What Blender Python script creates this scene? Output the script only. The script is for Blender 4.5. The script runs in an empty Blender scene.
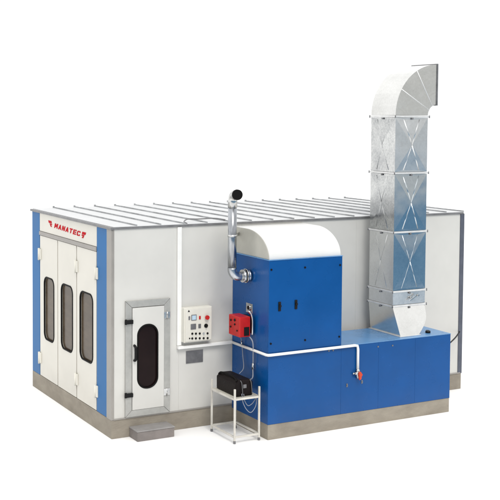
import bpy, bmesh, math, random
from mathutils import Vector, Matrix
random.seed(7)
PI = math.pi
scene = bpy.context.scene
COL = scene.collection
L, W, H = 7.12, 3.95, 3.35

# ------------------------------------------------------------------ materials
def mat(name, col, rough=.5, metal=0., spec=.5, var=.06, scale=3., bump=0., bscale=40., coat=0., col2=None, stretch=None, dirt=0., dirt_h=1.):
    m = bpy.data.materials.new(name); m.use_nodes = True
    nt = m.node_tree; N = nt.nodes; K = nt.links
    b = N['Principled BSDF']
    b.inputs['Roughness'].default_value = rough
    b.inputs['Metallic'].default_value = metal
    b.inputs['Specular IOR Level'].default_value = spec
    b.inputs['Coat Weight'].default_value = coat
    tc = N.new('ShaderNodeTexCoord'); mp = N.new('ShaderNodeMapping')
    K.new(tc.outputs['Object'], mp.inputs['Vector'])
    if stretch: mp.inputs['Scale'].default_value = stretch
    nz = N.new('ShaderNodeTexNoise'); nz.inputs['Scale'].default_value = scale
    nz.inputs['Detail'].default_value = 6; nz.inputs['Roughness'].default_value = .6
    K.new(mp.outputs['Vector'], nz.inputs['Vector'])
    rp = N.new('ShaderNodeValToRGB')
    c2 = col2 or tuple(max(0, c*(1-var*2)) for c in col)
    c1 = col if col2 else tuple(min(1, c*(1+var)) for c in col)
    rp.color_ramp.elements[0].position = .3; rp.color_ramp.elements[1].position = .7
    rp.color_ramp.elements[0].color = (*c2, 1); rp.color_ramp.elements[1].color = (*c1, 1)
    K.new(nz.outputs['Fac'], rp.inputs['Fac'])
    out = rp.outputs['Color']
    if dirt > 0:
        sx = N.new('ShaderNodeSeparateXYZ'); K.new(tc.outputs['Object'], sx.inputs[0])
        mr = N.new('ShaderNodeMapRange'); mr.inputs['From Min'].default_value = 0; mr.inputs['From Max'].default_value = dirt_h
        mr.inputs['To Min'].default_value = dirt; mr.inputs['To Max'].default_value = 0
        K.new(sx.outputs['Z'], mr.inputs['Value'])
        n2 = N.new('ShaderNodeTexNoise'); n2.inputs['Scale'].default_value = 3; n2.inputs['Detail'].default_value = 3
        K.new(tc.outputs['Object'], n2.inputs['Vector'])
        mu = N.new('ShaderNodeMath'); mu.operation = 'MULTIPLY'
        K.new(mr.outputs[0], mu.inputs[0]); K.new(n2.outputs['Fac'], mu.inputs[1])
        mx = N.new('ShaderNodeMix'); mx.data_type = 'RGBA'
        K.new(mu.outputs[0], mx.inputs[0]); K.new(out, mx.inputs[6]); mx.inputs[7].default_value = (.16, .13, .09, 1)
        out = mx.outputs[2]
    K.new(out, b.inputs['Base Color'])
    mr2 = N.new('ShaderNodeMapRange'); mr2.inputs['To Min'].default_value = max(.03, rough*.8); mr2.inputs['To Max'].default_value = min(1, rough*1.2)
    K.new(nz.outputs['Fac'], mr2.inputs['Value']); K.new(mr2.outputs[0], b.inputs['Roughness'])
    if bump > 0:
        bn = N.new('ShaderNodeTexNoise'); bn.inputs['Scale'].default_value = bscale; bn.inputs['Detail'].default_value = 1 if bscale < 10 else 3
        K.new(mp.outputs['Vector'], bn.inputs['Vector'])
        bu = N.new('ShaderNodeBump'); bu.inputs['Strength'].default_value = bump; bu.inputs['Distance'].default_value = .02
        K.new(bn.outputs['Fac'], bu.inputs['Height']); K.new(bu.outputs['Normal'], b.inputs['Normal'])
    return m

def galv(name, c1, c2, rough=.3, scale=7., stretch=(1, 1, 1)):
    """galvanised sheet: zinc spangle + cloudy oxide patches + slight oil-canning"""
    m = bpy.data.materials.new(name); m.use_nodes = True
    nt = m.node_tree; N = nt.nodes; K = nt.links; b = N['Principled BSDF']
    b.inputs['Metallic'].default_value = 1
    tc = N.new('ShaderNodeTexCoord'); mp = N.new('ShaderNodeMapping'); mp.inputs['Scale'].default_value = stretch
    K.new(tc.outputs['Object'], mp.inputs['Vector'])
    vo = N.new('ShaderNodeTexVoronoi'); vo.inputs['Scale'].default_value = 38; K.new(mp.outputs[0], vo.inputs['Vector'])
    nz = N.new('ShaderNodeTexNoise'); nz.inputs['Scale'].default_value = scale; nz.inputs['Detail'].default_value = 5
    K.new(mp.outputs[0], nz.inputs['Vector'])
    sp = N.new('ShaderNodeSeparateColor'); K.new(vo.outputs['Color'], sp.inputs[0])
    mm = N.new('ShaderNodeMix'); mm.data_type = 'FLOAT'; mm.inputs[0].default_value = .16
    K.new(nz.outputs['Fac'], mm.inputs[2]); K.new(sp.outputs[0], mm.inputs[3])
    rp = N.new('ShaderNodeValToRGB'); rp.color_ramp.elements[0].position = .28; rp.color_ramp.elements[1].position = .72
    rp.color_ramp.elements[0].color = (*c1, 1); rp.color_ramp.elements[1].color = (*c2, 1)
    K.new(mm.outputs[0], rp.inputs['Fac']); K.new(rp.outputs['Color'], b.inputs['Base Color'])
    mr = N.new('ShaderNodeMapRange'); mr.inputs['To Min'].default_value = rough*.7; mr.inputs['To Max'].default_value = rough*1.3
    K.new(mm.outputs[0], mr.inputs['Value']); K.new(mr.outputs[0], b.inputs['Roughness'])
    n2 = N.new('ShaderNodeTexNoise'); n2.inputs['Scale'].default_value = 2.5; n2.inputs['Detail'].default_value = 1
    K.new(mp.outputs[0], n2.inputs['Vector'])
    bu = N.new('ShaderNodeBump'); bu.inputs['Strength'].default_value = .12; bu.inputs['Distance'].default_value = .05
    K.new(n2.outputs['Fac'], bu.inputs['Height']); K.new(bu.outputs['Normal'], b.inputs['Normal'])
    return m

M = {}
M['wall'] = mat('white_wall_sheet', (.585, .58, .553), .38, spec=.35, var=.03, scale=1.0, bump=.10, bscale=2.2, dirt=.25, dirt_h=.9)
M['door'] = mat('cream_door_paint', (.62, .60, .54), .36, spec=.35, var=.03, scale=1.3, bump=.08, bscale=3, dirt=.3, dirt_h=.9)
M['roof'] = mat('white_roof_sheet', (.57, .58, .59), .5, spec=.3, var=.03)
M['rib'] = mat('grey_roof_rib', (.36, .37, .38), .5, spec=.3, var=.2, scale=4)  # grey puts the shaded rib sides into the colour
M['ltblue'] = mat('light_blue_paint', (.014, .125, .33), .4, spec=.12, var=.05, scale=1.5, dirt=.15)
M['blue'] = mat('royal_blue_paint', (.0005, .066, .245), .27, spec=.28, var=.07, scale=1.1, bump=.08, bscale=1.5, dirt=.16, dirt_h=.6)
M['bluetop'] = mat('sky_sheen_blue_paint', (.10, .26, .50), .28, spec=.5, var=.12, scale=2.5)  # lighter blue paints the sky's sheen into the cabinet top colour
M['plinth'] = mat('brown_grey_plinth', (.315, .285, .235), .8, spec=.2, col2=(.22, .195, .16), scale=2.2, bump=.25, bscale=25, stretch=(1, 1, 2))
M['frame'] = mat('aluminium_frame', (.40, .40, .38), .42, metal=.35, var=.08, scale=6)
M['post'] = mat('grey_corner_trim', (.30, .285, .265), .45, metal=.2, var=.06, scale=3)
M['darktrim'] = mat('slate_trim', (.085, .095, .125), .45, spec=.4, var=.12, scale=4)
M['edge'] = mat('roof_edge_metal', (.20, .20, .205), .45, metal=.3, var=.15, scale=5)
M['rubber'] = mat('black_rubber', (.006, .0055, .0055), .6, spec=.12, var=.1)
M['glassb'] = mat('brown_tinted_glass', (.105, .078, .052), .2, spec=.16, col2=(.05, .036, .025), scale=1.6, stretch=(1, 1, 3))
M['glassd'] = mat('dark_tinted_glass', (.014, .007, .007), .22, spec=.12, col2=(.007, .003, .0035), scale=2)
M['white'] = mat('white_enamel', (.80, .80, .78), .35, spec=.4, var=.03, scale=4)
M['cream'] = mat('off_white_enamel', (.66, .645, .58), .4, spec=.4, var=.03, scale=3)
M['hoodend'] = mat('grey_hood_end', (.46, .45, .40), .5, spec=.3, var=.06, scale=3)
M['hood'] = mat('white_hood_sheet', (.67, .67, .66), .42, spec=.4, var=.015)
M['black'] = mat('black_plastic', (.007, .007, .0075), .5, spec=.2, var=.2)
M['red'] = mat('red_enamel', (.46, .010, .009), .35, spec=.4, var=.1, scale=6)
M['redflat'] = mat('red_lettering', (.47, .004, .012), .6, spec=.06, var=.03)
M['orange'] = mat('orange_red_plastic', (.55, .045, .008), .4, var=.06)
M['steel'] = mat('polished_steel', (.62, .62, .61), .22, metal=1, var=.15, scale=8)
M['flue'] = mat('stainless_flue', (.50, .52, .55), .26, metal=1, var=.25, scale=5, stretch=(1, 1, .3))
M['greyplate'] = mat('grey_plate', (.22, .22, .23), .4, metal=.4, col2=(.12, .12, .125), scale=5)
M['stepm'] = mat('worn_step', (.235, .21, .20), .7, spec=.2, col2=(.165, .15, .142), scale=4, bump=.2, bscale=60)
M['stept'] = mat('step_tread', (.31, .30, .295), .55, spec=.3, col2=(.235, .225, .22), scale=4, bump=.25, bscale=90)
M['leather'] = mat('black_leatherette', (.007, .004, .004), .5, spec=.16, var=.2, bump=.3, bscale=60)
M['cable'] = mat('grey_cable', (.25, .27, .32), .5, var=.1)
M['strap'] = mat('worn_grey_strap', (.10, .10, .105), .5)
M['palegauge'] = mat('pale_gauge_face', (.45, .60, .72), .3, var=.05)
M['stand'] = mat('worn_white_enamel', (.58, .56, .51), .4, spec=.35, var=.1, scale=6)
M['shelf'] = mat('pale_shelf_sheet', (.55, .53, .46), .5, var=.12, scale=5)
M['galv'] = galv('galvanised_sheet', (.62, .63, .63), (.76, .77, .77), .3, 2.5)
M['galv2'] = galv('galvanised_sheet_mottled', (.34, .35, .36), (.68, .69, .68), .2, 1.4)
M['galvblue'] = galv('galvanised_sheet_blue_reflection', (.47, .52, .56), (.58, .63, .66), .15, 2)  # cool tint puts part of the blue reflection into the front sheets' colour
M['galvbright'] = galv('galvanised_sheet_bright', (.80, .80, .79), (.90, .90, .89), .16, 2)
M['galvelbow'] = galv('galvanised_sheet_elbow', (.66, .66, .64), (.78, .78, .76), .22, 2)
M['flange'] = mat('bright_flange', (.72, .72, .71), .35, metal=.4, var=.06, scale=8)

# ------------------------------------------------------------------ mesh builder
class MB:
    def __init__(s): s.bm = bmesh.new()
    def _bev(s, verts, bev, seg=2):
        if bev > 0:
            es = list({e for v in verts for e in v.link_edges})
            bmesh.ops.bevel(s.bm, geom=es, offset=bev, segments=seg, profile=.6, affect='EDGES', clamp_overlap=True)
    def box(s, x0, x1, y0, y1, z0, z1, bev=0., seg=2):
        r = bmesh.ops.create_cube(s.bm, size=1)
        for v in r['verts']:
            v.co = Vector(((x0+x1)/2+v.co.x*(x1-x0), (y0+y1)/2+v.co.y*(y1-y0), (z0+z1)/2+v.co.z*(z1-z0)))
        s._bev(r['verts'], bev, seg); return s
    def poly(s, pts, off, bev=0.):
        """extrude a closed 3-D polygon by a vector"""
        a = [s.bm.verts.new(p) for p in pts]; b = [s.bm.verts.new(Vector(p)+Vector(off)) for p in pts]
        n = len(pts)
        s.bm.faces.new(a); s.bm.faces.new(b[::-1])
        for i in range(n): s.bm.faces.new((a[i], b[i], b[(i+1) % n], a[(i+1) % n]))
        s._bev(a+b, bev); return s
    def tube(s, path, r, n=14, cap=True, closed=False):
        P = [Vector(p) for p in path]; m = len(P); R = r if isinstance(r, (list, tuple)) else [r]*m
        rings = []; up = None
        for i in range(m):
            if closed: t = P[(i+1) % m]-P[i-1]
            else: t = P[min(i+1, m-1)]-P[max(i-1, 0)]
            t.normalize()
            if up is None:
                up = Vector((0, 0, 1)) if abs(t.z) < .9 else Vector((1, 0, 0))
            a = up-t*up.dot(t); a.normalize(); up = a; b = t.cross(a)
            rings.append([s.bm.verts.new(P[i]+(a*math.cos(2*PI*k/n)+b*math.sin(2*PI*k/n))*R[i]) for k in range(n)])
        for i in range(m if closed else m-1):
            q = rings[(i+1) % m]
            for k in range(n):
                f = s.bm.faces.new((rings[i][k], rings[i][(k+1) % n], q[(k+1) % n], q[k])); f.smooth = True
        if cap and not closed:
            s.bm.faces.new(rings[0][::-1]); s.bm.faces.new(rings[-1])
        return s
    def cyl(s, p0, p1, r, n=20): return s.tube([p0, p1], r, n)
    def plate(s, outer, hole, fmap, thick):
        """flat sheet with a hole; fmap(u,v,d) -> 3-D, extruded from d=0 to thick"""
        es = []; 
        for loop in (outer, hole):
            vs = [s.bm.verts.new(fmap(u, v, 0)) for u, v in loop]
            es += [s.bm.edges.new((vs[i], vs[(i+1) % len(vs)])) for i in range(len(vs))]
        g = bmesh.ops.triangle_fill(s.bm, use_beauty=True, edges=es)
        fs = [f for f in g['geom'] if isinstance(f, bmesh.types.BMFace)]
        ex = bmesh.ops.extrude_face_region(s.bm, geom=fs)
        dv = Vector(fmap(0, 0, thick))-Vector(fmap(0, 0, 0))
        for e in ex['geom']:
            if isinstance(e, bmesh.types.BMVert): e.co += dv
        return s
    def build(s, name, material, parent=None, smooth=False):
        bmesh.ops.recalc_face_normals(s.bm, faces=s.bm.faces)
        if parent is not None:
            p = parent; o = Vector((0, 0, 0))
            while p is not None: o += p.location; p = p.parent
            for v in s.bm.verts: v.co -= o
        if smooth:
            for f in s.bm.faces: f.smooth = True
        me = bpy.data.meshes.new(name); s.bm.to_mesh(me); s.bm.free()
        ob = bpy.data.objects.new(name, me); COL.objects.link(ob)
        me.materials.append(material)
        if parent is not None: ob.parent = parent
        return ob

def thing(name, label, cat, loc, group=None):
    o = bpy.data.objects.new(name, None); COL.objects.link(o); o.location = loc
    o.empty_display_size = .2
    o['label'] = label; o['category'] = cat
    if group: o['group'] = group
    return o
def tag(o, label, cat, group=None):
    o['label'] = label; o['category'] = cat
    if group: o['group'] = group
    return o
def rrect(u0, u1, v0, v1, r, n=8):
    pts = []
    for cx, cy, a0 in ((u1-r, v1-r, 0), (u0+r, v1-r, 90), (u0+r, v0+r, 180), (u1-r, v0+r, 270)):
        for k in range(n+1):
            a = math.radians(a0+90*k/n); pts.append((cx+r*math.cos(a), cy+r*math.sin(a)))
    return pts
def ring(pts, mapf, r, name, m, parent):
    return MB().tube([mapf(u, v) for u, v in pts], r, 8, closed=True).build(name, m, parent)
def spline(pts, n=10):
    """Catmull-Rom through points"""
    P = [Vector(p) for p in pts]; P = [P[0]*2-P[1]]+P+[P[-1]*2-P[-2]]; out = []
    for i in range(1, len(P)-2):
        for k in range(n):
            t = k/n; a, b, c, d = P[i-1], P[i], P[i+1], P[i+2]
            out.append(.5*((2*b)+(c-a)*t+(2*a-5*b+4*c-d)*t*t+(3*b-a-3*c+d)*t**3))
    out.append(P[-2]); return out

# ------------------------------------------------------------------ ground
def ground():
    bm = bmesh.new(); R = 3000
    vs = [bm.verts.new(p) for p in ((-R, -R, 0), (R, -R, 0), (R, R, 0), (-R, R, 0))]; bm.faces.new(vs)
    me = bpy.data.meshes.new('ground'); bm.to_mesh(me); bm.free()
    o = bpy.data.objects.new('ground', me); COL.objects.link(o); o['kind'] = 'structure'
    m = bpy.data.materials.new('white_ground'); m.use_nodes = True
    nt = m.node_tree; N = nt.nodes; K = nt.links; b = N['Principled BSDF']
    b.inputs['Roughness'].default_value = .9; b.inputs['Specular IOR Level'].default_value = .1
    tc = N.new('ShaderNodeTexCoord'); sx = N.new('ShaderNodeSeparateXYZ'); K.new(tc.outputs['Object'], sx.inputs[0])
    mr = N.new('ShaderNodeMapRange'); mr.inputs['From Min'].default_value = -8.5; mr.inputs['From Max'].default_value = -7
    mr.interpolation_type = 'SMOOTHSTEP'
    K.new(sx.outputs['Y'], mr.inputs['Value'])
    mx = N.new('ShaderNodeMix'); mx.data_type = 'RGBA'
    mx.inputs[6].default_value = (.075, .18, .29, 1); mx.inputs[7].default_value = (.88, .88, .88, 1)  # unseen blue-grey ground, greyer far off, added for the duct to reflect
    m2 = N.new('ShaderNodeMapRange'); m2.inputs['From Min'].default_value = -62; m2.inputs['From Max'].default_value = -36
    K.new(sx.outputs['Y'], m2.inputs['Value'])
    x2 = N.new('ShaderNodeMix'); x2.data_type = 'RGBA'; K.new(m2.outputs[0], x2.inputs[0])
    x2.inputs[6].default_value = (.45, .45, .44, 1); x2.inputs[7].default_value = (.075, .18, .29, 1); K.new(x2.outputs[2], mx.inputs[6])
    K.new(mr.outputs[0], mx.inputs[0]); K.new(mx.outputs[2], b.inputs['Base Color'])
    me.materials.append(m)
ground()

# ------------------------------------------------------------------ spray booth
booth = thing('spray_booth', 'long white panelled spray booth with blue pillars and three tall front doors', 'spray booth', (L/2, W/2, 0))
MB().box(0, L, 0, W, 0, .30, .006).build('plinth', M['plinth'], booth)
w = MB()
seams = [.03, 1.17, 2.33, 3.50, 4.66, 5.82, 7.03]
for a, b_ in zip(seams[:-1], seams[1:]): w.box(a+.0005, b_-.0005, .0, .05, .302, 3.335, .001)
w.box(.05, 7.08, .045, .07, .302, 3.33)
w.build('side_wall', M['wall'], booth)
MB().box(.04, .08, .08, W-.02, .302, 3.33).build('front_wall', M['post'], booth)
MB().box(.05, L-.02, W-.06, W, .302, 3.335, .003).build('back_wall', M['wall'], booth)
MB().box(L-.06, L-.004, .1, W-.065, .302, 3.335, .003).build('end_wall', M['wall'], booth)
# trims
MB().box(-.008, .04, -.008, .198, .301, 3.33, .006).build('corner_post', M['post'], booth)
MB().box(7.03, L+.008, -.012, .098, .301, 3.345, .006).build('corner_post', M['darktrim'], booth)
MB().box(.02, 7.10, -.022, .02, 3.337, 3.368, .004).build('roof_edge', M['edge'], booth)
MB().box(-.03, .02, -.03, W+.03, 3.332, 3.372, .006).build('roof_edge', M['edge'], booth)
MB().box(.03, 7.09, -.014, 0.0, .300, .322, .003).build('base_rail', M['post'], booth)
# pillars on the front
MB().box(-.002, .038, .20, .635, .305, 3.33, .006).build('pillar', M['ltblue'], booth)
MB().box(-.002, .038, 3.515, W-.01, .305, 3.33, .006).build('pillar', M['ltblue'], booth)
# header with writing
hd = MB().box(0, .038, .645, 3.505, 3.0, 3.33, .004).build('header', M['door'], booth)
MB().box(-.014, .038, .64, 3.51, 2.925, 2.995, .006).build('door_rail', M['post'], booth)
def lettering():
    bm = bmesh.new(); off = Vector(booth.location); cnt = [0]
    def quad(P):
        nonlocal bm
        cnt[0] += 1; dp = .004+.00025*(cnt[0] % 7)
        a = [bm.verts.new(Vector((-dp, y, z))-off) for y, z in P]
        b = [bm.verts.new(Vector((.001, y, z))-off) for y, z in P]
        n = len(P); bm.faces.new(a); bm.faces.new(b[::-1])
        for i in range(n): bm.faces.new((a[i], a[(i+1) % n], b[(i+1) % n], b[i]))
    w, h, t, g = .150, .086, .044, .020          # wide slanted capitals; t: upright stroke width, g: bar thickness
    S = {'M': [[(0, 0), (t, 0), (t, 1), (0, 1)], [(w+.02-t, 0), (w+.02, 0), (w+.02, 1), (w+.02-t, 1)], [(0, 1), (t+.012, 1), (.107, .25), (.063, .25)], [(w+.02, 1), (w+.008-t, 1), (.063, .25), (.107, .25)]],
         'A': [[(0, 0), (t, 0), (.096, 1), (.054, 1)], [(w, 0), (w-t, 0), (.054, 1), (.096, 1)], [(.03, .2), (.12, .2), (.11, .4), (.04, .4)]],
         'N': [[(0, 0), (t, 0), (t, 1), (0, 1)], [(w-t, 0), (w, 0), (w, 1), (w-t, 1)], [(0, 1), (t+.006, 1), (w, 0), (w-t-.006, 0)]],
         'T': [[(0, .76), (w, .76), (w, 1), (0, 1)], [(.053, 0), (.097, 0), (.097, .78), (.053, .78)]],
         'E': [[(0, 0), (t, 0), (t, 1), (0, 1)], [(.02, 0), (w, 0), (w, .23), (.02, .23)], [(.02, .39), (w*.92, .39), (w*.92, .61), (.02, .61)], [(.02, .77), (w, .77), (w, 1), (.02, 1)]],
         'C': [[(0, .2), (.03, 0), (.03+t*.4, 0), (t, .22), (t, .78), (.03+t*.4, 1), (.03, 1), (0, .8)], [(.028, 0), (w-.012, 0), (w, .14), (w, .34), (w-.04, .34), (w-.04, .23), (.028, .23)], [(.028, .77), (w-.04, .77), (w-.04, .66), (w, .66), (w, .86), (w-.012, 1), (.028, 1)]]}
    u = 0.
    for ch in 'MANATEC':
        zb = 3.124-.030*u/1.3
        for P in S[ch]:
            quad([(2.705-(u+x+.05*v), zb+h*v) for x, v in P])
        u += w+.036+(.02 if ch == 'M' else 0)
    def finish(name, bm):
        bmesh.ops.recalc_face_normals(bm, faces=bm.faces)
        m = bpy.data.meshes.new(name); bm.to_mesh(m); bm.free(); m.materials.append(M['redflat'])
        o = bpy.data.objects.new(name, m); COL.objects.link(o); o.parent = hd
    finish('lettering', bm)
    for sgn, y0_, z0_ in ((-1, 3.02, 3.128), (1, 1.12, 3.080)):       # the two slanted T-shaped marks
        bm = bmesh.new(); f = lambda a, b: (y0_+sgn*a, z0_+b)
        quad([f(0, .105), f(.17, .105), f(.19, .062), f(.03, .062)])
        quad([f(.075, .055), f(.195, .055), f(.205, .035), f(.145, .035), f(.20, 0), f(.13, 0)])
        finish('logo_mark', bm)
lettering()
# three front doors
def front_door(y0, y1, wy0, wy1, hinges):
    f = lambda u, v, d: (0+d, u, v)
    z0, z1 = .312, 2.915
    leaf = MB().plate([(y0, z0), (y1, z0), (y1, z1), (y0, z1)], rrect(wy0, wy1, 1.04, 2.18, .13), f, .037).build('front_door', M['door'], booth)
    MB().box(.024, .034, wy0-.01, wy1+.01, 1.03, 2.19).build('window_pane', M['glassb'], leaf)
    ring(rrect(wy0, wy1, 1.04, 2.18, .13), lambda u, v: (.002, u, v), .016, 'window_gasket', M['rubber'], leaf)
    for hy in hinges:
        for hz in (2.57, .635):
            MB().box(-.022, .0, hy-.075, hy-.012, hz-.095, hz+.095, .006).box(-.022, .0, hy+.012, hy+.075, hz-.095, hz+.095, .006).cyl((-.024, hy, hz-.11), (-.024, hy, hz+.11), .02, 12).build('hinge', M['cream'], leaf)
    return leaf
front_door(2.545, 3.49, 2.72, 3.25, [3.49])
front_door(1.59, 2.505, 1.76, 2.33, [1.57])
front_door(.66, 1.55, .81, 1.40, [.645])
# personnel door on the side
fs = lambda u, v, d: (u, d, v)
sd = MB()
dx0, dx1, dz0, dz1 = .338, .888, .435, 2.075
sd.plate([(dx0, dz0), (dx1, dz0), (dx1, dz1), (dx0, dz1)], rrect(.43, .775, .77, 1.79, .165, 12), lambda u, v, d: (u, -.042+d, v), .041)
sd = sd.build('side_door', M['wall'], booth)
def mitre_frame(x0, x1, z0, z1, a, b, y, t):
    m = MB(); X0, X1, Z0, Z1 = x0+a, x1-a, z0+b, z1-b; g = .002
    for P in ([(x0, z0), (x1, z0), (X1, Z0), (X0, Z0)], [(x1, z0), (x1, z1), (X1, Z1), (X1, Z0)], [(x1, z1), (x0, z1), (X0, Z1), (X1, Z1)], [(x0, z1), (x0, z0), (X0, Z0), (X0, Z1)]):
        cx = sum(p[0] for p in P)/4; cz = sum(p[1] for p in P)/4
        m.poly([(px+(cx-px)*.004, y, pz+(cz-pz)*.004) for px, pz in P], (0, t, 0), .004)
    return m
mitre_frame(.222, 1.0, .325, 2.19, .108, .105, -.036, .035).build('door_frame', M['frame'], sd)
MB().box(.42, .785, -.018, -.010, .76, 1.80).build('window_pane', M['glassd'], sd)
ring(rrect(.43, .775, .77, 1.79, .165, 12), lambda u, v: (u, -.042, v), .014, 'window_gasket', M['rubber'], sd)
MB().tube(spline([(.368, -.045, 1.235), (.368, -.095, 1.25), (.368, -.105, 1.30), (.368, -.105, 1.41), (.368, -.095, 1.46), (.368, -.045, 1.475)], 6), .021, 10).build('handle', M['black'], sd)
for z in (1.86, .685):
    MB().box(.212, .342, -.075, -.037, z-.034, z+.034, .012).box(.205, .24, -.06, -.03, z-.042, z+.042, .008).build('latch', M['black'], sd)
for z in (1.92, .665):
    MB().box(.885, .938, -.05, -.037, z-.055, z+.055, .004).box(.945, .995, -.05, -.037, z-.055, z+.055, .004).cyl((.94, -.052, z-.06), (.94, -.052, z+.06), .013, 10).build('hinge', M['steel'], sd)
# vertical trunk at first wall joint
# metal plate under the control panel
MB().box(1.30, 1.61, -.012, -.002, 1.08, 1.285, .004).build('wall_plate', M['greyplate'], booth)
# roof
roof = MB().box(.02, L+.005, -.015, W+.015, 3.37, 3.380, .003).build('roof', M['roof'], booth)
for k in range(17):
    x = .42+.4175*k
    if x > L: break
    MB().box(x-.009, x+.009, -.016, W-.03, 3.3805, 3.402, .003).box(x-.014, x+.014, W-.03, W+.02, 3.3805, 3.414, .004).build('roof_rib', M['rib'], roof)

# ------------------------------------------------------------------ step
st = thing('door_step', 'low grey brown step block on the ground below the side door', 'step', (.62, -.17, 0))
MB().box(.305, .945, -.325, -.004, 0, .150, .008).build('step_body', M['stepm'], st)
MB().box(.298, .952, -.334, -.004, .151, .170, .006).build('tread', M['stept'], st)

# ------------------------------------------------------------------ cable trunking on wall
ct = thing('cable_trunking', 'white cable trunking on the side wall running down from the roof then right', 'trunking', (1.17, -.02, 1.3))
MB().box(1.132, 1.206, -.032, -.003, 1.395, 3.33, .006).build('vertical_run', M['white'], ct)
MB().box(1.13, 2.145, -.075, -.003, 1.342, 1.39, .008).build('horizontal_run', M['white'], ct)

# ------------------------------------------------------------------ control panel
cp = thing('control_panel', 'off white control box with red and black buttons on the side wall', 'control panel', (1.45, -.06, 1.45))
MB().box(1.205, 1.712, -.13, -.003, 1.45, 2.02, .012).build('cabinet', M['cream'], cp)
MB().box(1.222, 1.695, -.142, -.129, 1.468, 2.003, .006).build('panel_door', M['cream'], cp)
MB().poly([(1.262, -.1435, 1.955), (1.302, -.1435, 1.955), (1.282, -.1435, 1.992)], (0, .003, 0)).build('warning_triangle', M['black'], cp)
g = MB().box(1.325, 1.42, -.150, -.1415, 1.81, 1.905, .004).build('gauge', M['greyplate'], cp)
MB().box(1.337, 1.408, -.153, -.150, 1.822, 1.893, .001).build('gauge_face', M['palegauge'], g)
MB().box(1.315, 1.41, -.152, -.1415, 1.665, 1.755, .004).build('timer_display', M['greyplate'], cp)
MB().box(1.275, 1.305, -.149, -.1415, 1.825, 1.885, .003).build('switch', M['greyplate'], cp)
MB().box(1.465, 1.495, -.152, -.1415, 1.82, 1.875, .003).build('switch', M['red'], cp)
MB().box(1.455, 1.50, -.150, -.1415, 1.675, 1.745, .003).build('switch', M['greyplate'], cp)
MB().cyl((1.601, -.1415, 1.845), (1.601, -.165, 1.845), .02).cyl((1.601, -.165, 1.845), (1.601, -.19, 1.845), .036).build('emergency_button', M['red'], cp)
MB().cyl((1.593, -.1415, 1.706), (1.593, -.155, 1.706), .033).box(1.583, 1.603, -.178, -.15, 1.675, 1.737, .006).build('selector_knob', M['black'], cp)
for x, z in ((1.345, 1.596), (1.41, 1.591), (1.48, 1.587), (1.552, 1.582), (1.623, 1.577)):
    MB().cyl((x, -.1415, z), (x, -.149, z), .018, 14).cyl((x, -.149, z), (x, -.16, z), .013, 14).build('push_button', M['steel'] if abs(x-1.552) < .01 else M['black'], cp)
for x, z in ((1.296, 1.523), (1.345, 1.518), (1.41, 1.513), (1.48, 1.508), (1.552, 1.503), (1.625, 1.498)):
    r = .011 if x < 1.3 else .018
    MB().cyl((x, -.1415, z), (x, -.149, z), r, 14).cyl((x, -.149, z), (x, -.16, z), r*.7, 14).build('push_button', M['black'], cp)

# ------------------------------------------------------------------ air handling unit
YF = -1.205; XT0, XT1, XL1 = 2.16, 3.545, 5.84
ZL, ZT = 1.385, 2.875; YB = -.16
au = thing('heating_unit', 'large royal blue heating cabinet with white curved hood beside the booth', 'heating unit', (4, -.6, 0))
MB().box(XT0+.006, XL1-.004, YF+.006, YB, 0, .245, .004).box(XT0+.006, XT1, YB, -.006, 0, .245).build('plinth', M['plinth'], au)
lc = MB()
for a, b_ in ((XT1+.0015, 4.30), (4.3015, 5.07), (5.0715, XL1)): lc.box(a, b_, YF, YF+.03, .247, ZL-.012, .003)
lc.box(XT1+.002, XL1-.003, YF+.027, YB, .247, ZL-.012, .003)
lc.build('low_cabinet', M['blue'], au)
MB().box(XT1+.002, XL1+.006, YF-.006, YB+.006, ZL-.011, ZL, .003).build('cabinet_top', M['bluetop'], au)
tc_ = MB()
tc_.box(XT0, XT1, YF+.027, -.008, .247, ZT-.014, .003)
tc_.box(XT0, XT1, YF, YF+.0255, .247, 1.395, .003).box(XT0, XT1, YF, YF+.0255, 1.398, ZT-.014, .003)
tc_.build('tall_cabinet', M['blue'], au)
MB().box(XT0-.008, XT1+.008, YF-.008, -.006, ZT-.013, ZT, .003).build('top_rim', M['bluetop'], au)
# curved hood
prof = [(-.012, ZT+.001), (YF+.03, ZT+.001)]
for k in range(1, 25):
    a = PI/2*k/24; prof.append((-.46-(.46+YF+.03)*-1*math.cos(a)*1 if False else -.46-(-YF-.03-.46)*math.cos(a), ZT+.43*math.sin(a)))
prof.append((-.012, ZT+.43))
hb = MB().poly([(XT0+.022, y, z) for y, z in prof], (XT1-.014-XT0-.022, 0, 0))
hood = hb.build('curved_hood', M['hood'], au)
pin = [(-.02, ZT+.003)]+[( -.46+(y+.46)*.985, ZT+(z-ZT)*.985+.002) for y, z in prof[1:-1]]+[(-.02, ZT+.43*.985)]
MB().poly([(XT0+.012, y, z) for y, z in pin], (.0095, 0, 0)).build('end_plate', M['hoodend'], hood)
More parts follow.
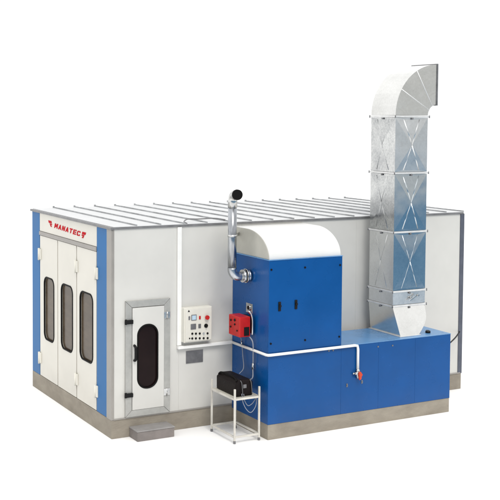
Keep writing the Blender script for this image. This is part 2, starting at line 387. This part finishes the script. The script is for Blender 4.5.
# fittings
for x, z in ((2.20, 2.72), (2.825, 2.72), (3.50, 2.72), (2.84, 1.545), (2.20, 1.545), (3.50, 1.54)):
    MB().cyl((x, YF+.001, z), (x, YF-.010, z), .016, 12).build('bolt', M['rubber'], au)
for x, z in ((4.286, 1.30), (4.587, 1.29), (3.383, 1.325), (3.30, 1.325)):
    MB().cyl((x, YF+.001, z), (x, YF-.008, z), .014, 12).build('bolt', M['greyplate'], au)
for x, z in ((2.355, 2.126), (2.66, 2.135)):
    MB().box(x-.024, x+.024, YF-.014, YF+.002, z-.075, z+.075, .008).cyl((x, YF-.012, z+.01), (x, YF-.035, z+.01), .02, 12).build('lock_handle', M['black'], au)
for x, z in ((3.665, .715), (3.965, .74)):
    MB().box(x-.014, x+.014, YF-.010, YF+.002, z-.03, z+.03, .006).cyl((x, YF-.009, z), (x, YF-.022, z), .010, 10).build('catch', M['greyplate'], au)
sp = MB().box(XT0-.012, XT0+.002, -.70, -.49, 1.945, 2.10, .004).cyl((XT0-.01, -.595, 2.03), (XT0-.03, -.595, 2.03), .05).build('sight_plate', M['steel'], au)
MB().cyl((XT0-.03, -.595, 2.03), (XT0-.035, -.595, 2.03), .032).build('sight_glass', M['glassd'], sp)
MB().cyl((5.52, -.98, ZL), (5.52, -.98, ZL+.035), .045).cyl((5.56, -.92, ZL+.0), (5.56, -.92, ZL+.03), .03).build('grommet', M['black'], au)

# ------------------------------------------------------------------ exhaust duct
ed = thing('exhaust_duct', 'tall galvanised square duct with elbow standing on the low blue cabinet', 'duct', (5.115, -.6, ZL))
DX0, DX1, DY0, DY1 = 4.772, 5.462, -.95, -.25
def section(z0, z1, gm, fm, cross=True, hgt=.02):
    def panel(mb, A, B, n):                        # A,B: bottom corners (x,y); n outward
        A = Vector((*A, 0)); B = Vector((*B, 0)); n = Vector((*n, 0)); up = Vector((0, 0, 1))
        pt = lambda u, z, d=0: mb.bm.verts.new(A.lerp(B, u)+up*z+n*d)
        h = z1-z0
        a, b, c, d = pt(0, z0), pt(1, z0), pt(1, z1), pt(0, z1)
        if not cross:
            mb.bm.faces.new((a, b, c, d)); return
        p0, p1, q0, q1 = pt(.26, z0+.03), pt(.74, z0+.03), pt(.26, z1-.03), pt(.74, z1-.03)
        m = pt(.5, (z0+z1)/2, hgt)
        F = mb.bm.faces.new
        F((a, b, p1, p0)); F((q0, q1, c, d)); F((p0, p1, m)); F((q1, q0, m))
        F((a, p0, m)); F((a, m, d)); F((d, m, q0)); F((b, m, p1)); F((b, c, m)); F((c, q1, m))
        # raised crease beads along the X
        cr = .021 if hgt > .015 else .012
        for e0, e1 in (((.26, z0+.03), (.5, (z0+z1)/2)), ((.74, z0+.03), (.5, (z0+z1)/2)), ((.26, z1-.03), (.5, (z0+z1)/2)), ((.74, z1-.03), (.5, (z0+z1)/2))):
            P0 = A.lerp(B, e0[0])+up*e0[1]+n*.001; P1 = A.lerp(B, e1[0])+up*e1[1]+n*hgt
            mb.tube([P0-n*cr*.92, P1-n*cr*.92], cr, 24)
    s = MB()
    panel(s, (DX0, DY1), (DX0, DY0), (-1, 0)); panel(s, (DX1, DY0), (DX1, DY1), (1, 0)); panel(s, (DX1, DY1), (DX0, DY1), (0, 1))
    o = s.build('duct_section', gm, ed)
    f = MB(); panel(f, (DX0, DY0), (DX1, DY0), (0, -1)); f.build('front_panel', fm, o)
    return o
zs = [1.90, 2.15, 3.172, 4.185, 5.153]
section(zs[0]+.02, zs[1]-.02, M['galv'], M['galv'], False)
section(zs[1]+.02, zs[2]-.02, M['galv'], M['galvblue'], True, .014)
section(zs[2]+.02, zs[3]-.02, M['galv2'], M['galvblue'])
section(zs[3]+.02, zs[4]-.02, M['galv2'], M['galv'])
for i, z in enumerate(zs):
    e = .020
    fl = MB().box(DX0-e, DX1+e, DY0-e, DY1+e, z-.015, z+.015, .004).build('flange', M['flange'], ed)
    for x, y in ((DX0-e, DY0-e), (DX1+e, DY0-e), (DX0-e, DY1+e)):
        MB().cyl((x, y, z-.022), (x, y, z+.022), .010, 8).build('bolt', M['greyplate'], fl)
    MB().cyl(((DX0+DX1)/2, DY0-.012, z-.048), ((DX0+DX1)/2, DY0-.012, z-.021), .020, 8).build('bolt', M['greyplate'], fl)
    MB().cyl((DX0-.012, (DY0+DY1)/2, z-.048), (DX0-.012, (DY0+DY1)/2, z-.021), .020, 8).build('bolt', M['greyplate'], fl)
# transition piece
tr = MB()
B0 = [(4.85, -1.075), (5.25, -1.075), (5.25, -.20), (4.85, -.20)]; T0 = [(DX0, DY0), (DX1, DY0), (DX1, DY1), (DX0, DY1)]
n = 8; rows = []
for k in range(n+1):
    t = k/n; s_ = t
    row = []
    for i, ((bx, by), (tx, ty)) in enumerate(zip(B0, T0)):
        sx = math.sin(min(1, t*1.5)*PI/2) if i in (1, 2) else t
        row.append(tr.bm.verts.new((bx+(tx-bx)*sx, by+(ty-by)*t, ZL+.012+(zs[0]-.02-ZL-.012)*t)))
    rows.append(row)
for k in range(n):
    for i in range(4):
        j = (i+1) % 4; tr.bm.faces.new((rows[k][i], rows[k][j], rows[k+1][j], rows[k+1][i]))
tr.bm.faces.new(rows[0][::-1]); tr.bm.faces.new(rows[-1])
tp = tr.build('transition_piece', M['galvelbow'], ed)
MB().box(4.825, 5.275, -1.10, -.175, ZL+.001, ZL+.014, .003).build('base_flange', M['flange'], tp)
# damper lever
MB().cyl((5.14, DY0+.005, 2.03), (5.14, DY0-.05, 2.03), .022, 12).poly([(5.08, DY0-.05, 1.99), (5.10, DY0-.05, 1.975), (5.26, DY0-.05, 2.06), (5.25, DY0-.05, 2.085)], (0, -.012, 0)).cyl((5.25, DY0-.062, 2.072), (5.25, DY0-.10, 2.072), .018, 10).build('damper_lever', M['steel'], ed)
# elbow
EC = Vector((5.652, 0, 5.175)); RI, RO = .19, .88
el = MB(); NS = 18; rings = []
for k in range(NS+1):
    a = PI/2*k/NS
    row = []
    for r_, y in ((RO, DY0), (RI, DY0), (RI, DY1), (RO, DY1)):
        row.append(el.bm.verts.new((EC.x-r_*math.cos(a), y, EC.z+r_*math.sin(a))))
    rings.append(row)
for k in range(NS):
    for i in range(4):
        j = (i+1) % 4
        f = el.bm.faces.new((rings[k][i], rings[k][j], rings[k+1][j], rings[k+1][i]))
elb = el.build('elbow', M['galvelbow'], ed)
for a in (30, 60):
    c, s_ = math.cos(math.radians(a)), math.sin(math.radians(a)); e = .012
    pts = [(EC.x-RO*c, DY0, EC.z+RO*s_), (EC.x-RI*c, DY0, EC.z+RI*s_)]
    MB().tube(pts, .009, 6).build('seam', M['flange'], elb)
fr = MB()
x0, x1 = EC.x-.012, EC.x+.012; e = .016; z0, z1 = EC.z+RI, EC.z+RO
fr.box(x0, x1, DY0-e, DY0+.004, z0-e, z1+e, .004).box(x0, x1, DY1-.004, DY1+e, z0-e, z1+e, .004)
fr.box(x0+.001, x1-.001, DY0+.004, DY1-.004, z0-e, z0+.004).box(x0+.001, x1-.001, DY0+.004, DY1-.004, z1-.004, z1+e)
fr.build('outlet_rim', M['greyplate'], elb)

# ------------------------------------------------------------------ flue pipe
fx, fy = 1.825, -.6
fp = thing('flue_pipe', 'thin shiny steel flue pipe with black open end beside the curved hood', 'flue pipe', (fx, fy, 2.5))
rr = .070
arc = [(fx+.12-.12*math.cos(a), fy, 2.555+.12-.12*math.sin(a)) for a in [PI/2*k/10 for k in range(11)]]
MB().tube([(fx, fy, 3.70), (fx, fy, 2.69)], rr, 24).build('pipe', M['flue'], fp)
MB().tube([(fx, fy, 2.70)]+arc+[(XT0-.10, fy, 2.555)], rr*1.04, 24).build('lower_elbow', M['flue'], fp)
MB().cyl((XT0-.15, fy, 2.555), (XT0-.11, fy, 2.555), .105, 28).cyl((XT0-.095, fy, 2.555), (XT0-.065, fy, 2.555), .115, 28).cyl((XT0-.065, fy, 2.555), (XT0-.002, fy, 2.555), .095, 28).build('collar', M['steel'], fp)
ta = [(fx, fy-.11+.11*math.cos(a), 3.775+.11*math.sin(a)) for a in [PI/2*k/8 for k in range(9)]]
MB().tube([(fx, fy, 3.67)]+ta+[(fx, fy-.15, 3.885)], rr*1.08, 24).build('upper_elbow', M['steel'], fp)
oy = fy-.14
MB().tube([(fx, oy, 3.885), (fx-.008, oy-.045, 3.885)], [.084, .084], 28).build('outlet', M['rubber'], fp)  # solid black end painted as the dark inside of the open pipe
MB().cyl((fx, fy, 3.20), (fx, fy, 3.235), rr*1.12, 24).poly([(fx+.045, fy+.045, 3.19), (XT0+.02, -.15, 3.16), (XT0+.02, -.15, 3.22), (fx+.045, fy+.045, 3.235)], (.018, -.014, 0)).build('bracket', M['steel'], fp)

# ------------------------------------------------------------------ burner
bu = thing('burner', 'red boxed burner mounted on the side of the blue heating cabinet', 'burner', (2.0, -.58, 1.58))
body = MB().box(1.885, 2.085, -.755, -.385, 1.588, 1.915, .018, 3).build('housing', M['red'], bu)
MB().box(2.086, XT0-.001, -.70, -.44, 1.63, 1.90, .01).build('mounting_flange', M['black'], bu)
MB().box(1.965, 2.06, -.764, -.754, 1.61, 1.75, .004).build('air_intake', M['black'], bu)
for y, z, r in ((-.47, 1.83, .018), (-.60, 1.85, .022), (-.60, 1.78, .016), (-.46, 1.72, .016), (-.68, 1.69, .014)):
    MB().cyl((1.887, y, z), (1.872, y, z), r, 12).build('knob', M['black'], bu)
MB().tube(spline([(2.10, -.72, 1.95), (2.06, -.745, 2.0), (2.09, -.77, 1.96), (2.11, -.78, 1.86), (2.11, -.78, 1.70), (2.11, -.775, 1.62)], 6), .017, 8).build('fuel_hose', M['steel'], bu)

# ------------------------------------------------------------------ white air pipe with valve
ap = thing('air_pipe', 'white pipe wrapping round the blue cabinet down to an orange valve', 'pipe', (2.16, YF, 1.37))
pr = .023; zp = 1.368; yo = YF-.03; xo = XT0-.03
MB().tube([(xo, -.02, zp), (xo, yo+.05, zp), (xo+.015, yo+.015, zp), (xo+.05, yo, zp), (3.79, yo, zp+.004), (3.845, yo, zp-.006), (3.858, yo, zp-.06), (3.86, yo, .97)], pr, 14).build('pipe', M['white'], ap)
va = MB().cyl((3.86, yo, .975), (3.86, yo, .82), .03, 14).cyl((3.80, yo, .90), (3.92, yo, .90), .024, 12).cyl((3.76, yo, .905), (3.80, yo, .905), .015, 10).cyl((3.86, yo, .935), (3.86, yo, .96), .036, 6).build('valve_body', M['steel'], ap)
MB().poly([(3.835, yo-.045, .93), (3.87, yo-.045, .94), (3.912, yo-.045, .885), (3.885, yo-.045, .865), (3.885, yo-.045, .815), (3.85, yo-.045, .80), (3.84, yo-.045, .84)], (0, -.03, 0), .006).cyl((3.87, yo-.02, .885), (3.87, yo-.08, .885), .028, 12).build('valve_handle', M['orange'], va)

# ------------------------------------------------------------------ table
tb = thing('stand_table', 'small white tubular steel stand in front of the blue cabinet', 'stand', (1.82, -.73, 0))
TX0, TX1, TY0, TY1 = 1.605, 2.045, -1.125, -.345; t = .014
for x in (TX0, TX1):
    for y in (TY0, TY1):
        lg = MB().box(x-t, x+t, y-t, y+t, .045, .865, .004).build('leg', M['stand'], tb)
        MB().box(x-t-.002, x+t+.002, y-t-.002, y+t+.002, 0, .044, .004).build('foot_cap', M['greyplate'], lg)
for z, nm in ((.70, 'rail'), (.105, 'stretcher')):
    for y in (TY0, TY1): MB().box(TX0+t+.001, TX1-t-.001, y-.013, y+.013, z-.015, z+.015, .003).build(nm, M['stand'], tb)
    for x in (TX0, TX1): MB().box(x-.013, x+.013, TY0+t+.001, TY1-t-.001, z-.015, z+.015, .003).build(nm, M['stand'], tb)
MB().box(TX0+.014, TX1-.014, TY0+.014, TY1-.014, .694, .706, .002).build('shelf', M['shelf'], tb)

# ------------------------------------------------------------------ case
cs = thing('black_case', 'black leather-look case lying on the white stand', 'case', (1.83, -.7, .707))
cb = MB().poly([(1.675, -1.03, .709), (1.985, -1.03, .709), (1.985, -1.03, .93), (1.94, -1.03, .975), (1.74, -1.03, .98), (1.675, -1.03, .92)], (0, .67, 0), .035).build('case_body', M['leather'], cs, smooth=False)
MB().tube(spline([(1.70, -.40, .955), (1.72, -.46, .99), (1.735, -.70, 1.0), (1.72, -.94, .985), (1.70, -1.0, .95)], 8), .014, 8).build('piping', M['rubber'], cs)
for x in (1.76, 1.93):
    MB().tube(spline([(x, -1.02, .965), (x+.01, -1.045, .93), (x+.02, -1.05, .84), (x+.03, -1.045, .74)], 8), .007, 8).build('strap', M['strap'], cs)
MB().box(1.80, 1.86, -1.046, -1.028, .84, .90, .006).build('clasp', M['greyplate'], cs)

# ------------------------------------------------------------------ loose cables
def cable(name, label, pts, r, m=M['cable'], cat='cable', tip=None):
    o = thing(name, label, cat, pts[0])
    MB().tube(spline(pts, 10), r, 8).build('wire', m, o)
    if tip: MB().cyl(tip[0], tip[1], r*2.0, 10).build('connector', M['steel'], o)
    return o
cable('burner_cable', 'grey hose hanging from the red burner to the black case, ending in a bright connector',
      [(2.08, -.70, 1.60), (2.11, -.79, 1.50), (2.12, -.79, 1.25), (2.115, -.79, 1.10), (2.08, -.85, .95), (1.98, -.93, .93)], .010, tip=((2.12, -.79, 1.16), (2.116, -.79, 1.05)))
cable('burner_cable', 'thin grey cable hanging behind the hose between red burner and stand',
      [(2.06, -.43, 1.60), (2.12, -.40, 1.45), (2.12, -.45, 1.20), (2.11, -.49, 1.02), (2.0, -.55, .95)], .007, tip=((2.12, -.40, 1.45), (2.12, -.41, 1.39)))
cable('hanging_cable', 'pale blue-grey cable loops hanging under the white stand',
      [(1.77, -1.05, .76), (1.785, -1.07, .62), (1.85, -1.075, .50), (1.93, -1.075, .45), (2.01, -1.075, .54), (2.03, -1.06, .66), (1.96, -1.05, .58), (1.88, -1.05, .56), (1.82, -1.045, .66), (1.81, -1.045, .75)], .006)
cable('power_cable', 'dark cable slung from the low blue cabinet to the far booth corner',
      [(5.845, -.927, 1.004), (6.2, -.66, 1.02), (6.7, -.30, 1.06), (7.05, -.02, 1.10)], .013, M['black'])
cable('roof_cable', 'loose grey cable loop lying on the roof edge near the flue pipe',
      [(1.30, -.015, 3.385), (1.33, .15, 3.40), (1.45, .25, 3.43), (1.60, .18, 3.43), (1.85, .10, 3.44), (2.1, .16, 3.40)], .011, M['edge'])

# ------------------------------------------------------------------ camera
P = [-6.4685, -15.9006, 5.0491, 0.5126, 0.0542, 1090.3872, 0.0, -69.4691, 0.0079]
yaw, pit, f, sy, k = P[3], P[4], P[5], P[7], P[8]
d = Vector((math.sin(yaw)*math.cos(pit), math.cos(yaw)*math.cos(pit), -math.sin(pit)))
r = Vector((math.cos(yaw), -math.sin(yaw), 0)); u = r.cross(d)
r2 = r*math.cos(k)+u*math.sin(k); u2 = u*math.cos(k)-r*math.sin(k)
cam = bpy.data.cameras.new('camera'); co = bpy.data.objects.new('camera', cam); COL.objects.link(co)
co.matrix_world = Matrix(((r2.x, u2.x, -d.x, P[0]), (r2.y, u2.y, -d.y, P[1]), (r2.z, u2.z, -d.z, P[2]), (0, 0, 0, 1)))
cam.sensor_width = 36; cam.lens = f/500*36; cam.shift_y = sy/500; cam.clip_end = 8000; cam.clip_start = .1
scene.camera = co

# ------------------------------------------------------------------ light
wd = bpy.data.worlds.new('World'); scene.world = wd; wd.use_nodes = True
nt = wd.node_tree; N = nt.nodes; K = nt.links
bg = N['Background']; tc = N.new('ShaderNodeTexCoord')
sx = N.new('ShaderNodeSeparateXYZ'); K.new(tc.outputs['Generated'], sx.inputs[0])
nz = N.new('ShaderNodeTexNoise'); nz.inputs['Scale'].default_value = 2.0; nz.inputs['Detail'].default_value = 3
K.new(tc.outputs['Generated'], nz.inputs['Vector'])
def mapr(src, a, b, lo, hi):
    m = N.new('ShaderNodeMapRange'); m.interpolation_type = 'SMOOTHSTEP'
    m.inputs['From Min'].default_value = a; m.inputs['From Max'].default_value = b
    m.inputs['To Min'].default_value = lo; m.inputs['To Max'].default_value = hi
    K.new(src, m.inputs['Value']); return m.outputs[0]
def math_(op, a, b):
    m = N.new('ShaderNodeMath'); m.operation = op
    for i, v in enumerate((a, b)):
        if isinstance(v, float): m.inputs[i].default_value = v
        else: K.new(v, m.inputs[i])
    return m.outputs[0]
# overcast sky, broken brightness overhead, greyer low band added for metal reflections on the side the doors and cabinet face
low = mapr(sx.outputs['Z'], .10, .22, 1., 0.)
back = mapr(sx.outputs['Y'], -.15, .25, 1., 0.)
band = math_('MULTIPLY', low, back)
cloud = mapr(nz.outputs['Fac'], .3, .7, 1.03, 1.36)
rp = N.new('ShaderNodeMix'); rp.data_type = 'RGBA'
K.new(band, rp.inputs[0]); rp.inputs[7].default_value = (.66, .66, .645, 1)
cc = N.new('ShaderNodeCombineColor')
for i in range(3): K.new(cloud, cc.inputs[i])
K.new(cc.outputs[0], rp.inputs[6])
K.new(rp.outputs[2], bg.inputs['Color']); bg.inputs['Strength'].default_value = 1.0
sun = bpy.data.lights.new('sun', 'SUN'); sun.energy = 1.75; sun.angle = math.radians(25); sun.color = (1, .97, .92)
so = bpy.data.objects.new('sun', sun); COL.objects.link(so)
sd_ = Vector((.22*math.cos(math.radians(50)), .975*math.cos(math.radians(50)), -math.sin(math.radians(50))))
so.rotation_euler = sd_.to_track_quat('-Z', 'Y').to_euler(); so.location = (-8, -12, 12)
scene.view_settings.view_transform = 'Standard'; scene.view_settings.look = 'None'; scene.view_settings.exposure = 0
